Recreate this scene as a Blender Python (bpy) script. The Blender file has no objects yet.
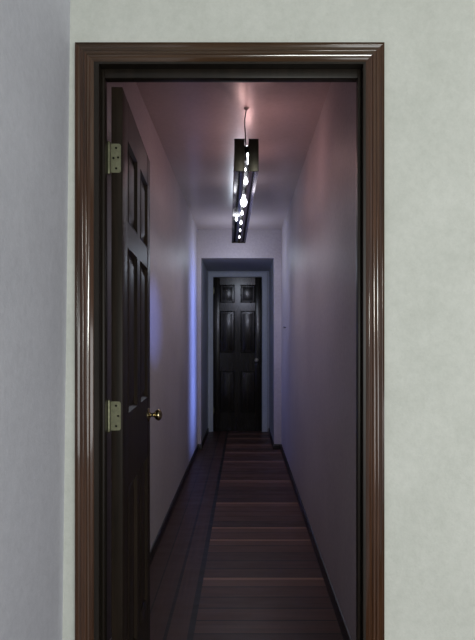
import bpy, bmesh, math, random
from mathutils import Vector, Matrix
random.seed(7)
sc = bpy.context.scene
COL = sc.collection
CZ = 1.30                      # eye height

# ------------------------------------------------------------------ materials
def lin(r, g, b):
    f = lambda c: ((c/255+0.055)/1.055)**2.4 if c/255 > 0.04045 else c/255/12.92
    return (f(r), f(g), f(b), 1)

class NT:
    def __init__(s, name):
        s.m = bpy.data.materials.new(name); s.m.use_nodes = True
        s.t = s.m.node_tree; s.b = s.t.nodes['Principled BSDF']
    def n(s, kind, **kw):
        x = s.t.nodes.new(kind)
        for k, v in kw.items(): setattr(x, k, v)
        return x
    def l(s, a, b): s.t.links.new(a, b)
    def math(s, op, a, b=None):
        x = s.n('ShaderNodeMath', operation=op)
        for i, v in enumerate((a, b)):
            if v is None: continue
            if hasattr(v, 'links'): s.l(v, x.inputs[i])
            else: x.inputs[i].default_value = v
        return x.outputs[0]
    def mix(s, f, a, b, blend='MIX'):
        x = s.n('ShaderNodeMix', data_type='RGBA', blend_type=blend)
        for i, v in ((0, f), (6, a), (7, b)):
            if hasattr(v, 'links'): s.l(v, x.inputs[i])
            else: x.inputs[i].default_value = v
        return x.outputs[2]
    def coords(s, scale=(1, 1, 1), out='Object'):
        c = s.n('ShaderNodeTexCoord'); m = s.n('ShaderNodeMapping')
        s.l(c.outputs[out], m.inputs[0]); m.inputs['Scale'].default_value = scale
        return m.outputs[0]
    def noise(s, vec, scale, detail=4, rough=.6):
        x = s.n('ShaderNodeTexNoise'); s.l(vec, x.inputs['Vector'])
        x.inputs['Scale'].default_value = scale; x.inputs['Detail'].default_value = detail
        x.inputs['Roughness'].default_value = rough
        return x.outputs['Fac']
    def ramp(s, fac, stops):
        x = s.n('ShaderNodeValToRGB'); s.l(fac, x.inputs[0])
        e = x.color_ramp.elements
        while len(e) < len(stops): e.new(.5)
        for k, (p, c) in zip(e, stops): k.position = p; k.color = c
        return x.outputs[0]
    def bump(s, h, strength, dist=.01):
        x = s.n('ShaderNodeBump'); x.inputs['Strength'].default_value = strength
        x.inputs['Distance'].default_value = dist
        s.l(h, x.inputs['Height']); s.l(x.outputs[0], s.b.inputs['Normal'])

def plaster(name, c0, c1, rough, bump=.25, fine=140, spec=.5, blotch=2.2):
    w = NT(name); v = w.coords()
    big = w.noise(v, blotch, 5, .6); small = w.noise(v, fine, 3, .6); mid = w.noise(v, 38, 4, .65)
    f = w.math('ADD', w.math('MULTIPLY', big, .45), w.math('ADD', w.math('MULTIPLY', mid, .35), w.math('MULTIPLY', small, .2)))
    w.l(w.ramp(f, [(.35, c0), (.62, c1)]), w.b.inputs['Base Color'])
    w.b.inputs['Roughness'].default_value = rough
    w.b.inputs['Specular IOR Level'].default_value = spec
    w.bump(w.math('ADD', w.math('MULTIPLY', small, .4), mid), bump, .004)
    return w.m

def wood(name, c0, c1, axis, rough, spec=.5, coat=0):
    w = NT(name); sc_ = [38, 38, 38]; sc_[axis] = 1.6
    v = w.coords(tuple(sc_)); g = w.noise(v, 1.0, 6, .65)
    v2 = w.coords((2, 2, 2)); b = w.noise(v2, 2, 3)
    f = w.math('ADD', w.math('MULTIPLY', g, .75), w.math('MULTIPLY', b, .25))
    w.l(w.ramp(f, [(.36, c0), (.64, c1)]), w.b.inputs['Base Color'])
    w.b.inputs['Roughness'].default_value = rough
    w.b.inputs['Specular IOR Level'].default_value = spec
    w.b.inputs['Coat Weight'].default_value = coat
    w.bump(g, .08, .002)
    return w.m

def metal(name, c, rough, var=.15, scale=60, metallic=1):
    w = NT(name); v = w.coords(); n = w.noise(v, scale, 3)
    d = tuple(x*(1-var*2) for x in c[:3])+(1,)
    w.l(w.ramp(n, [(.35, d), (.65, c)]), w.b.inputs['Base Color'])
    w.b.inputs['Metallic'].default_value = metallic; w.b.inputs['Roughness'].default_value = rough
    return w.m

def glow(name, c, s):
    w = NT(name); v = w.coords(); n = w.noise(v, 40, 2)
    w.l(w.ramp(n, [(.2, c), (.8, (1, 1, 1, 1))]), w.b.inputs['Emission Color'])
    w.b.inputs['Emission Strength'].default_value = s
    w.b.inputs['Base Color'].default_value = (.8, .8, .8, 1)
    return w.m

def floor_material():
    w = NT('floor_boards'); c = w.n('ShaderNodeTexCoord'); sp = w.n('ShaderNodeSeparateXYZ')
    w.l(c.outputs['Object'], sp.inputs[0]); X, Y = sp.outputs[0], sp.outputs[1]
    inb = w.math('LESS_THAN', X, -.235)                      # border of lengthwise boards by the left wall
    def boards(a, width):
        q = w.math('DIVIDE', a, width); row = w.math('FLOOR', q); fr = w.math('FRACT', q)
        wn = w.n('ShaderNodeTexWhiteNoise', noise_dimensions='1D'); w.l(row, wn.inputs['W'])
        seam = w.math('LESS_THAN', w.math('ABSOLUTE', w.math('SUBTRACT', fr, .5)), .465)
        edge = w.math('GREATER_THAN', fr, .72)
        return wn.outputs['Value'], seam, edge
    r1, s1, e1 = boards(Y, .118); r2, s2, e2 = boards(w.math('ADD', X, .235), .106)
    lx = w.coords((2, 40, 1)); ly = w.coords((40, 2, 1))
    g1 = w.noise(lx, 1, 5); g2 = w.noise(ly, 1, 5)
    def colour(r, seam, g, edge, pale):
        base = w.ramp(w.math('ADD', w.math('MULTIPLY', r, .55), w.math('MULTIPLY', g, .45)),
                      [(.25, lin(62, 42, 37)), (.5, lin(88, 60, 51)), (.8, lin(112, 80, 68))])
        pale_edge = w.math('MULTIPLY', edge, w.math('GREATER_THAN', r, .62))  # paler strip along one edge of some boards
        pale_mix = w.math('MULTIPLY', w.math('MULTIPLY', pale_edge, pale), w.math('MULTIPLY', g, 1.6))
        base = w.mix(pale_mix, base, lin(176, 136, 112))
        return w.mix(seam, lin(14, 9, 8), base)
    ca = colour(r1, s1, g1, e1, .55); cb = colour(r2, s2, g2, e2, .12)
    col = w.mix(inb, ca, cb)
    inlay = w.math('LESS_THAN', w.math('ABSOLUTE', w.math('ADD', X, .235)), .014)
    inlay2 = w.math('LESS_THAN', w.math('ABSOLUTE', w.math('ADD', X, .345)), .008)
    col = w.mix(w.math('MAXIMUM', inlay, inlay2), col, lin(16, 10, 9))
    w.l(col, w.b.inputs['Base Color'])
    nz = w.noise(w.coords((3, 8, 1)), 1.5, 4)
    w.l(w.math('ADD', w.math('MULTIPLY', nz, .3), .28), w.b.inputs['Roughness'])
    w.b.inputs['Specular IOR Level'].default_value = .35
    w.bump(w.math('ADD', w.math('MULTIPLY', r1, .5), g1), .12, .003)
    return w.m

M = {
 'room_wall': plaster('room_wall_plaster', lin(199, 202, 194), lin(216, 218, 211), .8, .35, 190, .2, 5),
 'side_wall': plaster('side_wall_plaster', lin(198, 199, 209), lin(215, 216, 226), .8, .3, 150, .2),
 'hall_wall': plaster('hall_wall_gloss_paint', lin(168, 158, 164), lin(190, 181, 184), .55, .12, 60, .28, 1.4),
 'hall_ceiling': plaster('hall_ceiling_gloss_paint', lin(172, 158, 158), lin(190, 175, 175), .28, .10, 60, .5, 1.4),
 'recess': plaster('recess_paint', lin(150, 154, 164), lin(170, 172, 182), .45, .1, 60, .4),
 'white_trim': plaster('white_trim_paint', lin(176, 184, 196), lin(196, 202, 212), .35, .05, 60, .5),
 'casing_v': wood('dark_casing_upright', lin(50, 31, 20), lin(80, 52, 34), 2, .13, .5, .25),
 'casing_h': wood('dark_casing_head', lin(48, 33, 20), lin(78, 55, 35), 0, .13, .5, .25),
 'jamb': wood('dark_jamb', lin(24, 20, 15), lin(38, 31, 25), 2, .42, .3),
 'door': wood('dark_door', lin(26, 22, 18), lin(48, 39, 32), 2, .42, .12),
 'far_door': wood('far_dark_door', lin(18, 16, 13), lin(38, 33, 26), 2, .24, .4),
 'base': wood('dark_baseboard', lin(22, 17, 16), lin(38, 29, 27), 1, .4),
 'floor': floor_material(),
 'brass': metal('aged_brass', lin(190, 176, 138), .16),
 'lit_brass': metal('lit_brass', lin(226, 220, 204), .36),  # far knob's glint put into a lighter brass colour
 'dull_brass': metal('dull_brass', lin(128, 128, 104), .42, .12, 90, .75),
 'screw': metal('dark_screw', lin(30, 28, 24), .5),
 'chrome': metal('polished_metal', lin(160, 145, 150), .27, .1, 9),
 'shaded_chrome': metal('shaded_polished_metal', lin(70, 68, 78), .24, .1, 9),  # darker copy of the lamp metal, left bar's shade put into its colour
 'end_plate': metal('dark_end_plate', lin(92, 88, 78), .42, .1, 30),
 'slot': metal('slot_reflector', lin(60, 58, 60), .25),
 'bulb': glow('bulb_glow', (.82, .86, 1, 1), 6),
 'cord': metal('cord_rubber', lin(40, 26, 26), .6, .1, 60, 0),
 'nail': metal('nail_iron', lin(30, 26, 28), .5),
}

# ------------------------------------------------------------------ builders
def obj(name, bm, mat, parent=None, smooth=None):
    bmesh.ops.recalc_face_normals(bm, faces=bm.faces)
    me = bpy.data.meshes.new(name); bm.to_mesh(me); bm.free()
    for m_ in (mat if isinstance(mat, list) else [mat]): me.materials.append(m_)
    o = bpy.data.objects.new(name, me); COL.objects.link(o)
    if parent: o.parent = parent
    if smooth is not None:
        for p in me.polygons: p.use_smooth = True
        me.set_sharp_from_angle(angle=math.radians(smooth))
    return o

def empty(name, loc, rz=0):
    o = bpy.data.objects.new(name, None); COL.objects.link(o)
    o.location = loc; o.rotation_euler = (0, 0, rz); o.empty_display_size = .1
    return o

def tag(o, label=None, cat=None, kind=None, group=None):
    if label: o['label'] = label
    if cat: o['category'] = cat
    if kind: o['kind'] = kind
    if group: o['group'] = group
    return o

def box(bm, lo, hi, bevel=0):
    t = bmesh.new()
    bmesh.ops.create_cube(t, size=1)
    for v in t.verts:
        v.co = Vector([(lo[i]+hi[i])/2 + v.co[i]*(hi[i]-lo[i]) for i in range(3)])
    if bevel: bmesh.ops.bevel(t, geom=t.edges[:], offset=bevel, segments=2, affect='EDGES', profile=.5)
    me = bpy.data.meshes.new('t'); t.to_mesh(me); t.free(); bm.from_mesh(me); bpy.data.meshes.remove(me)

def lathe(bm, prof, mat, seg=24):
    """prof: (radius, height) along local z, transformed by mat"""
    rings = []
    for r, h in prof:
        rings.append([bm.verts.new(mat @ Vector((r*math.cos(2*math.pi*k/seg), r*math.sin(2*math.pi*k/seg), h))) for k in range(seg)])
    for a, b in zip(rings, rings[1:]):
        for k in range(seg): bm.faces.new((a[k], a[(k+1) % seg], b[(k+1) % seg], b[k]))
    bm.faces.new(rings[0][::-1]); bm.faces.new(rings[-1])

def tube(bm, pts, r, seg=10):
    rings = []
    for i, p in enumerate(pts):
        p = Vector(p); d = (Vector(pts[min(i+1, len(pts)-1)])-Vector(pts[max(i-1, 0)])).normalized()
        u = d.cross(Vector((0, 1, 0.13))).normalized(); w = d.cross(u)
        rings.append([bm.verts.new(p + r*(math.cos(2*math.pi*k/seg)*u + math.sin(2*math.pi*k/seg)*w)) for k in range(seg)])
    for a, b in zip(rings, rings[1:]):
        for k in range(seg): bm.faces.new((a[k], a[(k+1) % seg], b[(k+1) % seg], b[k]))
    bm.faces.new(rings[0][::-1]); bm.faces.new(rings[-1])

def struct(name, bm, mat, label, cat, smooth=None):
    return tag(obj(name, bm, mat, None, smooth), label, cat, 'structure')

# ------------------------------------------------------------------ dimensions
YC = 1.59            # face of the casing
YF = 1.608           # face of the room wall
YB = 1.70            # hall side of that wall
XL, XR = -.554, .446 # hall walls
YE = 6.68            # end wall
YD = 7.94            # far door plane
HC = CZ + 1.32       # hall ceiling
OL, OR_, OT = -.415, .341, CZ+.79      # doorway
RL, RR, RT = -.513, .358, CZ+.978      # recess opening

# ------------------------------------------------------------------ shell
bm = bmesh.new(); box(bm, (-3.2, -4.2, -.1), (3.4, 9.2, 0))
struct('floor', bm, M['floor'], 'dark reddish brown wooden floor boards laid across the hallway', 'floor')

bm = bmesh.new()
box(bm, (-.75, YF, 0), (OL-.02, YB, 2.9)); box(bm, (OR_+.02, YF, 0), (3.4, YB, 2.9)); box(bm, (OL-.02, YF, OT+.02), (OR_+.02, YB, 2.9))
struct('wall_front', bm, M['room_wall'], 'pale greenish white plaster wall around the dark doorway', 'wall')

# side wall of the room: leans very slightly, as in an old house
bm = bmesh.new()
def lean(z): return -.527 + .0125*z
vs = []
for y in (-4.2, YF):
    vs.append([bm.verts.new((x, y, z)) for x, z in ((lean(0), 0), (lean(2.9), 2.9), (-.75, 2.9), (-.75, 0))])
for k in range(4): bm.faces.new((vs[0][k], vs[0][(k+1) % 4], vs[1][(k+1) % 4], vs[1][k]))
bm.faces.new(vs[0]); bm.faces.new(vs[1][::-1])
struct('wall_left', bm, M['side_wall'], 'grey lavender plaster wall left of the doorway', 'wall')

bm = bmesh.new(); box(bm, (-3.2, -4.2, 2.9), (3.4, YB, 3.0))
struct('ceiling_room', bm, M['room_wall'], 'pale plaster ceiling of the front room', 'ceiling')

bm = bmesh.new(); box(bm, (XL-.12, YB, 0), (XL, YE, HC))
struct('wall_hall_left', bm, M['hall_wall'], 'glossy lavender hallway wall behind the open door', 'wall')
bm = bmesh.new(); box(bm, (XR, YB, 0), (XR+.12, YE, HC))
struct('wall_hall_right', bm, M['hall_wall'], 'glossy lavender hallway wall right of the hanging lamp', 'wall')
bm = bmesh.new(); box(bm, (XL-.12, YB, HC), (XR+.12, YE+.02, HC+.1))
struct('ceiling_hall', bm, M['hall_ceiling'], 'glossy hallway ceiling with pink glow above the lamp', 'ceiling')
bm = bmesh.new()
box(bm, (XL-.12, YE, 0), (RL, YE+.14, HC)); box(bm, (RR, YE, 0), (XR+.12, YE+.14, HC)); box(bm, (RL, YE, RT), (RR, YE+.14, HC))
struct('wall_hall_end', bm, M['hall_wall'], 'narrow end wall framing the recess at the far end of the hallway', 'wall')
# recess beyond
bm = bmesh.new(); box(bm, (RL-.12, YE+.14, 0), (RL, YD+.1, RT+.1))
struct('wall_recess_left', bm, M['recess'], 'grey left wall of the recess before the far door', 'wall')
bm = bmesh.new(); box(bm, (RR, YE+.14, 0), (RR+.12, YD+.1, RT+.1))
struct('wall_recess_right', bm, M['recess'], 'grey right wall of the recess before the far door', 'wall')
bm = bmesh.new(); box(bm, (RL, YE+.14, RT), (RR, YD+.1, RT+.1))
struct('ceiling_recess', bm, M['recess'], 'low grey ceiling of the recess before the far door', 'ceiling')
DL, DR, DT = -.437, .254, CZ+.893
bm = bmesh.new()
box(bm, (RL, YD, 0), (DL-.004, YD+.1, RT)); box(bm, (DR+.004, YD, 0), (RR, YD+.1, RT)); box(bm, (DL-.004, YD, DT+.004), (DR+.004, YD+.1, RT)); box(bm, (DL-.004, YD+.06, 0), (DR+.004, YD+.1, DT+.004))  # last box: backing added behind the door to stop light leaking under it
struct('wall_recess_end', bm, M['recess'], 'strip of wall around the far dark door', 'wall')

# ------------------------------------------------------------------ casing (swept moulding with mitred corners)
def sweep_casing(name, prof, L, R, T, y0, mats, label, cat, bottom=0.0, smooth=28):
    """prof: (u outwards from the opening, d out of the wall)"""
    bm = bmesh.new(); st = []
    for which in ('lb', 'lt', 'rt', 'rb'):
        ring = []
        for u, d in prof:
            x = (L-u) if which[0] == 'l' else (R+u)
            z = bottom if which[1] == 'b' else T+u
            ring.append(bm.verts.new((x, y0-d, z)))
        st.append(ring)
    n = len(prof)
    for s, (a, b) in enumerate(zip(st, st[1:])):
        for k in range(n):
            f = bm.faces.new((a[k], a[(k+1) % n], b[(k+1) % n], b[k])); f.material_index = 1 if s == 1 else 0
    bm.faces.new(st[0]); bm.faces.new(st[-1][::-1])
    return struct(name, bm, mats, label, cat, smooth)

def bead(u0, u1, d0, h, n=7):
    return [(u0+(u1-u0)*(.5-.5*math.cos(math.pi*k/n)), d0+h*math.sin(math.pi*k/n)) for k in range(n+1)]
prof = [(0, 0), (0, .002), (.003, .0045), (.007, .0070), (.0110, .0088), (.0115, .0075), (.0125, .0075), (.0195, .0105), (.0205, .0095)] + bead(.0208, .0300, .0105, .0022) \
     + bead(.0308, .0400, .0108, .0022) + [(.0403, .0092), (.0460, .0115), (.0466, .0104)] + bead(.0470, .0505, .0108, .0012, 5) + [(.0508, .0115), (.0512, .0125), (.0540, .0115), (.0540, 0)]
sweep_casing('trim_1', prof, OL-.013, OR_+.0055, CZ+.795, YF, [M['casing_v'], M['casing_h']], 'dark brown fluted wooden casing around the open doorway', 'door casing')

# jamb lining with stop
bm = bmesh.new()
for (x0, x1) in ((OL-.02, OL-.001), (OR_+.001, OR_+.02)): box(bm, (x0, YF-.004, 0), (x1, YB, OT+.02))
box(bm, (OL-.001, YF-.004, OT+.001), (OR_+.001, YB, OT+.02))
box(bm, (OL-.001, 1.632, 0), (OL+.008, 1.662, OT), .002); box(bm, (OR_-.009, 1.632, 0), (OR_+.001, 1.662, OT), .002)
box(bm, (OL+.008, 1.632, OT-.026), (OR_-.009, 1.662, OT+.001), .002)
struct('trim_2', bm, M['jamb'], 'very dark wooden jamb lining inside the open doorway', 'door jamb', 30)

# white casing of the far door
wp = [(0, 0), (0, .012)] + bead(.002, .014, .012, .004) + [(.018, .011), (.05, .012)] + bead(.054, .066, .012, .005) + [(.068, .014), (.071, .014), (.071, 0)]
sweep_casing('trim_3', wp, DL-.001, DR+.001, DT+.001, YD, [M['white_trim'], M['white_trim']], 'pale blue grey painted casing around the far door', 'door casing')

# baseboards: low, dark, rounded top
def baseboard(name, pts, label):
    """pts: polyline on the floor; board lies to the right-hand side of the path's wall"""
    bm = bmesh.new(); pf = [(0, 0), (.014, 0), (.014, .042), (.011, .052), (.006, .058), (0, .060)]
    n = len(pts); rings = []
    for i, (x, y) in enumerate(pts):
        p = Vector((x, y)); ds = []
        if i > 0: ds.append((p-Vector(pts[i-1])).normalized())
        if i < n-1: ds.append((Vector(pts[i+1])-p).normalized())
        ns = [Vector((d.y, -d.x)) for d in ds]
        m = ns[0] if len(ns) == 1 else (ns[0]+ns[1])/(1+ns[0].dot(ns[1]))
        rings.append([bm.verts.new((x+m.x*a, y+m.y*a, b)) for a, b in pf])
    for a, b in zip(rings, rings[1:]):
        for k in range(6): bm.faces.new((a[k], a[(k+1) % 6], b[(k+1) % 6], b[k]))
    bm.faces.new(rings[0]); bm.faces.new(rings[-1][::-1])
    struct(name, bm, M['base'], label, 'baseboard', 30)
baseboard('baseboard_left', [(XL, YB), (XL, YE), (RL, YE), (RL, YD-.02)], 'low dark baseboard along the left hallway wall')
baseboard('baseboard_right', [(RR, YD-.02), (RR, YE), (XR, YE), (XR, YB)], 'low dark baseboard along the right hallway wall')

# ------------------------------------------------------------------ six-panel doors
def panelled_door(name, loc, rz, w, h, t, rows, stile, mull, mat, label, knob, km='brass'):
    root = tag(empty(name, loc, rz), label, 'door', 'structure')
    bm = bmesh.new(); z0 = .008
    xs = [0, stile, (w-mull)/2, (w+mull)/2, w-stile, w]
    box(bm, (0, 0, z0), (stile, t, h), .0015); box(bm, (w-stile, 0, z0), (w, t, h), .0015)
    zs = [z0] + [v for r in rows for v in r] + [h]
    for a, b in zip(zs[0::2], zs[1::2]): box(bm, (stile, 0, a), (w-stile, t, b))
    for a, b in rows: box(bm, (xs[2], 0, a), (xs[3], t, b))
    # sloped moulding round every panel
    leaf_panels = []
    for a, b in rows:
        for x0, x1 in ((xs[1], xs[2]), (xs[3], xs[4])): leaf_panels.append((x0, x1, a, b))
    for x0, x1, a, b in leaf_panels:
        for s in (0, 1):
            f = (lambda d: d) if s == 0 else (lambda d: t-d)
            def ring(i, d): return [bm.verts.new((x, f(d), z)) for x, z in ((x0+i, a+i), (x1-i, a+i), (x1-i, b-i), (x0+i, b-i))]
            rs = [ring(0, .0), ring(.004, -.002), ring(.008, .003), ring(.014, .010)]
            for p, q in zip(rs, rs[1:]):
                for k in range(4): bm.faces.new((p[k], p[(k+1) % 4], q[(k+1) % 4], q[k]))
    obj('door_leaf', bm, mat, root, 25)
    for x0, x1, a, b in leaf_panels:
        bm = bmesh.new()
        def ring(i, d, top): 
            return [bm.verts.new((x, d if top else t-d, z)) for x, z in ((x0+i, a+i), (x1-i, a+i), (x1-i, b-i), (x0+i, b-i))]
        for top in (True, False):
            rs = [ring(.002, .012, top), ring(.020, .012, top), ring(.045, .004, top)]
            for p, q in zip(rs, rs[1:]):
                for k in range(4): bm.faces.new((p[k], p[(k+1) % 4], q[(k+1) % 4], q[k]))
            bm.faces.new(rs[-1])
            if top: first = rs[0]
            else:
                for k in range(4): bm.faces.new((first[k], first[(k+1) % 4], rs[0][(k+1) % 4], rs[0][k]))
        obj('panel', bm, mat, root, 20)
    # knob with its rose, sticking out of the face at -y
    kx, kz = knob
    R = Matrix.Translation((kx, 0, kz)) @ Matrix.Rotation(math.radians(90), 4, 'X')
    bm = bmesh.new(); lathe(bm, [(.006, -.002), (.0085, 0), (.008, .012), (.0075, .020), (.010, .026), (.019, .032), (.0245, .040), (.0245, .046), (.020, .053), (.010, .0575), (.002, .0585)], R)
    kn = tag(obj('door_knob', bm, M[km], root, 50), 'shiny brass knob')
    bm = bmesh.new(); lathe(bm, [(.028, -.001), (.028, .003), (.025, .006), (.014, .008), (.010, .012)], R)
    obj('rose', bm, M[km], kn, 40)
    bm = bmesh.new(); box(bm, (w-.002, .006, kz-.03), (w+.0012, t-.006, kz+.03), .0005)
    obj('latch_plate', bm, M['dull_brass'], root)
    return root

def hinge(root, z, loc_pin, leaf_lo, leaf_hi, screws, face):
    """one hinge: leaf plate with rounded corners, knuckle, screws"""
    h = .088
    bm = bmesh.new()
    x0, x1 = leaf_lo, leaf_hi; r = .007
    outline = []
    for cx, cz, a0 in ((x1-r, z-h/2+r, -90), (x1-r, z+h/2-r, 0)):
        for k in range(6):
            a = math.radians(a0+90*k/5); outline.append((cx+r*math.cos(a), cz+r*math.sin(a)))
    outline += [(x0, z+h/2), (x0, z-h/2)]
    vs0 = [bm.verts.new((face(u, 0)[0], face(u, 0)[1], zz)) for u, zz in outline]
    vs1 = [bm.verts.new((face(u, .0022)[0], face(u, .0022)[1], zz)) for u, zz in outline]
    bm.faces.new(vs0); bm.faces.new(vs1[::-1])
    for k in range(len(outline)):
        j = (k+1) % len(outline); bm.faces.new((vs0[k], vs0[j], vs1[j], vs1[k]))
    hg = tag(obj('hinge', bm, M['dull_brass'], root), 'dull brass hinge')
    bm = bmesh.new()
    lathe(bm, [(.003, -.050), (.0055, -.047), (.0055, -.044)] + [(.0058 if k % 2 else .0050, -.044+.088*k/10) for k in range(11)] + [(.0055, .044), (.0055, .047), (.003, .050)],
          Matrix.Translation((loc_pin[0], loc_pin[1], z)), 14)
    obj('knuckle', bm, M['dull_brass'], hg, 40)
    for u, dz in screws:
        p = face(u, .0024)
        n = Vector(face(0, 1)) - Vector(face(0, 0))
        q = Vector((n[0], n[1], 0)).to_track_quat('Z', 'Y').to_matrix().to_4x4()
        bm = bmesh.new(); lathe(bm, [(.0036, -.001), (.0034, .0003), (.002, .0007)], Matrix.Translation((p[0], p[1], z+dz)) @ q, 12)
        obj('screw', bm, M['screw'], hg, 40)

ANG = math.radians(92.9)
near = panelled_door('door_1', (-.370, 1.706, 0), ANG, .716, CZ+.771, .034,
    [(.22, .82), (1.06, 1.60), (1.68, 1.945)], .105, .09, M['door'],
    'dark six-panel wooden door standing open into the hallway on the left', (.650, .985))
# the hinge edge of the leaf is local x = 0 (faces the room); u runs across the edge from the pin side
for z in (CZ+.553, CZ-.231):
    hinge(near, z, (-.004, .041), 0.0, .030,
          [(.016, .031), (.008, 0.0) if z > CZ else (.022, 0), (.022, .002) if z > CZ else (.016, -.031), (.016, -.031)][:4 if z > CZ else 3],
          lambda u, d: (-d, .034-u+.001))

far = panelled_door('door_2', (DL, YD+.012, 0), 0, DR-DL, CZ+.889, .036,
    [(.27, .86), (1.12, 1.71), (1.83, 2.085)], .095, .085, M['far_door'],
    'dark six-panel wooden door closed at the far end of the hallway', (.615, 1.015), 'lit_brass')
for z in (2.0, .3):
    hinge(far, z, (.0005, -.018), 0, .012, [(.007, .03), (.007, -.03)], lambda u, d: (u+.001, -.0005-d))

# ------------------------------------------------------------------ hanging lamp
FY0, FY1 = 2.80, 4.88; FX0, FX1 = .0125, -.047
ang = math.atan2(-(FX1-FX0), FY1-FY0); LEN = math.hypot(FX1-FX0, FY1-FY0)
lamp = tag(empty('hanging_lamp', (FX0, FY0, CZ+.845), ang),
   'long polished metal lamp with small bright bulbs, hanging from the hallway ceiling', 'lamp')
HW, HH = .060, .160
def channel(x0, x1):
    """a long bar of bright metal with a gently dished underside"""
    bm = bmesh.new(); pf = []
    n = 8
    for k in range(n+1):
        s = k/n; pf.append((x0+(x1-x0)*s, .010*math.sin(math.pi*s)))
    pf += [(x1, HH-.02), (x1-.004 if x1 > 0 else x1, HH), (x0, HH)]
    rings = [[bm.verts.new((x, y, z)) for x, z in pf] for y in (.004, LEN)]
    m = len(pf)
    for k in range(m): bm.faces.new((rings[0][k], rings[0][(k+1) % m], rings[1][(k+1) % m], rings[1][k]))
    bm.faces.new(rings[0]); bm.faces.new(rings[1][::-1])
    return bm
obj('side_bar', channel(-HW, -.010), M['shaded_chrome'], lamp, 30)
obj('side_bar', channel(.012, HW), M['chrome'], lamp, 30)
bm = bmesh.new(); box(bm, (-.010, .03, .060), (.012, LEN-.004, HH-.025)); obj('slot_reflector', bm, M['slot'], lamp)
for x0, x1 in ((-HW-.001, -.009), (.011, HW+.001)):
    bm = bmesh.new(); box(bm, (x0, 0, -.001), (x1, .005, HH+.002), .0015)
    tag(obj('end_plate', bm, M['end_plate'], lamp, 30), 'dark olive end plate')
bm = bmesh.new(); box(bm, (-HW, LEN, 0), (HW, LEN+.005, HH), .001); obj('end_plate', bm, M['end_plate'], lamp, 30)
# bulbs: y along the lamp, x across, radius
bulbs = [(.04, .003, .128, .007), (.012, .006, .085, .006), (.012, -.005, .010, .005), (.006, .026, .108, .004), (.17, .002, -.004, .012), (.58, .002, -.010, .021), (.92, .001, -.002, .009), (1.10, -.034, -.004, .009),
         (1.22, .001, -.002, .009), (1.52, .001, 0, .007), (1.80, .001, 0, .007)]
for y, x, z, r in bulbs:
    bm = bmesh.new()
    lathe(bm, [(r*.15, -r*1.5), (r*.55, -r*1.25), (r*.9, -r*.7), (r, 0), (r*.85, r*.6), (r*.5, r*1.1), (r*.35, r*1.9)], Matrix.Translation((x, y, z)), 14)
    obj('bulb', bm, M['bulb'], lamp, 60)
bm = bmesh.new(); box(bm, (.0035, .006, .035), (.0085, .012, .082), .002); obj('bulb', bm, M['bulb'], lamp)
# cord to the ceiling
ay = 3.19-FY0
bm = bmesh.new()
pts = []
top = HC-(CZ+.845)
P = [(.006, .17, HH-.03), (.002, .19, HH+.05), (-.001, .24, HH+.15), (-.001, .30, HH+.205), (.004, .345, HH+.250), (.012, ay, top-.002)]
for i in range(len(P)-1):
    a, b = Vector(P[i]), Vector(P[i+1])
    for k in range(4): pts.append(a.lerp(b, k/4))
pts.append(Vector(P[-1]))
tube(bm, pts, .0032); obj('cord', bm, M['cord'], lamp, 60)
bm = bmesh.new(); lathe(bm, [(.004, -.012), (.012, -.008), (.016, 0)], Matrix.Translation((.012, ay, top)), 16); obj('ceiling_cap', bm, M['hall_ceiling'], lamp, 40)

# nail in the right hall wall
bm = bmesh.new()
lathe(bm, [(.0035, -.01), (.0035, .018), (.011, .019), (.012, .022), (.006, .024)], Matrix.Translation((XR, 5.95, CZ+.135)) @ Matrix.Rotation(math.radians(-90), 4, 'Y'), 14)
tag(obj('wall_nail', bm, M['nail'], None, 40), 'small dark nail in the right hallway wall near its far end', 'nail')

# ------------------------------------------------------------------ light
def light(name, kind, loc, energy, colour, aim=None, **kw):
    d = bpy.data.lights.new(name, kind); d.energy = energy; d.color = colour
    for k, v in kw.items(): setattr(d, k, v)
    o = bpy.data.objects.new(name, d); COL.objects.link(o); o.location = loc
    if aim: o.rotation_euler = (Vector(aim)-Vector(loc)).to_track_quat('-Z', 'Y').to_euler()
    return o
# window behind the viewer (two sashes)
for z in (1.36, 1.60):
    light('window_light', 'AREA', (.95, -2.3, z), 23, (.96, 1, .95), (.95, 1.6, z-.05), shape='RECTANGLE', size=.62, size_y=.22)
light('room_fill', 'AREA', (2.4, -2.3, .75), 56, (.98, 1, 1), (1.6, 1.6, .5), shape='RECTANGLE', size=3.0, size_y=1.4)  # added fill, no source modelled; brightens the lower front wall
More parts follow.
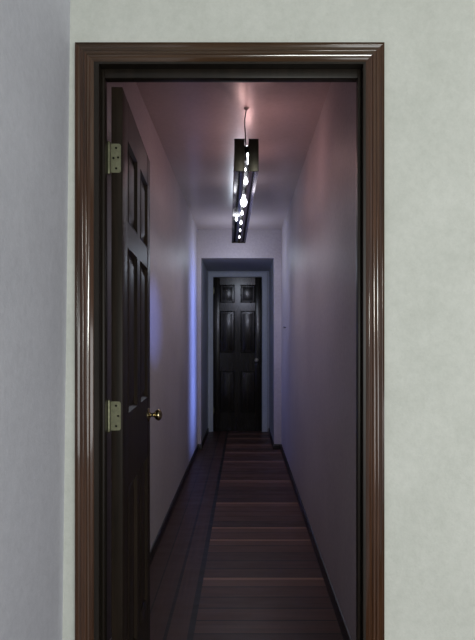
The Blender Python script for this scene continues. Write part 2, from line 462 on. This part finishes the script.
# the lamp: warm glow upwards, cool white downwards
light('lamp_glow', 'POINT', (.11, 3.20, CZ+1.05), .85, (1, .58, .55), shadow_soft_size=0)
light('lamp_glow', 'POINT', (-.012, 3.50, CZ+1.09), .5, (1, .60, .55), shadow_soft_size=0)
light('lamp_glow', 'POINT', (.03, 3.90, CZ+1.07), .85, (1, .58, .55), shadow_soft_size=0)
light('lamp_glow', 'POINT', (-.02, 4.6, CZ+1.09), 1.0, (.85, .78, .88), shadow_soft_size=0)
for y, e in ((2.9, 3.3), (3.5, 3.3), (4.2, 3.6), (4.8, 6.5)):
    light('lamp_down', 'SPOT', (-.06, y, CZ+.825), e, (.93, .87, .95), (-.06, y, 0), spot_size=math.radians(172), spot_blend=1, shadow_soft_size=0)
light('end_fill', 'SPOT', (0, 4.85, CZ+.82), 24, (.74, .78, 1), (0, 6.7, 1.3), spot_size=math.radians(80), spot_blend=1, shadow_soft_size=0)  # added spot apart from the lamp's bulbs, brightens the end wall
light('added_blue', 'AREA', (XR-.012, 6.1, 1.2), 6.5, (.22, .34, 1), (XL, 6.1, 1.2), shape='RECTANGLE', size=.55, size_y=1.9, spread=math.radians(50))  # added strip light, source unknown, tints the far left wall blue
light('added_blue', 'SPOT', (.36, 2.6, 1.5), 45, (.22, .32, 1), (-.55, 3.4, 1.42), spot_size=math.radians(30), spot_blend=1, shadow_soft_size=.0)  # added spot without a fixture, makes the blue patch on the left wall
light('recess_fill', 'POINT', (-.08, 6.2, 2.2), 5.5, (.76, .86, 1), shadow_soft_size=0)  # added point at the hall end, lifts the recess and far door casing

w = bpy.data.worlds.new('world'); sc.world = w; w.use_nodes = True
w.node_tree.nodes['Background'].inputs[0].default_value = (.86, .88, .92, 1)
w.node_tree.nodes['Background'].inputs[1].default_value = .22

# ------------------------------------------------------------------ camera
cam = bpy.data.cameras.new('camera'); co = bpy.data.objects.new('camera', cam); COL.objects.link(co)
co.location = (0, 0, CZ); co.rotation_euler = (math.radians(90), 0, 0)
cam.sensor_fit = 'VERTICAL'; cam.sensor_height = 32; cam.lens = 28
cam.shift_x = -6.5/640; cam.shift_y = 20/640
cam.clip_start = .02
sc.camera = co
sc.view_settings.view_transform = 'Standard'
sc.view_settings.look = 'None'
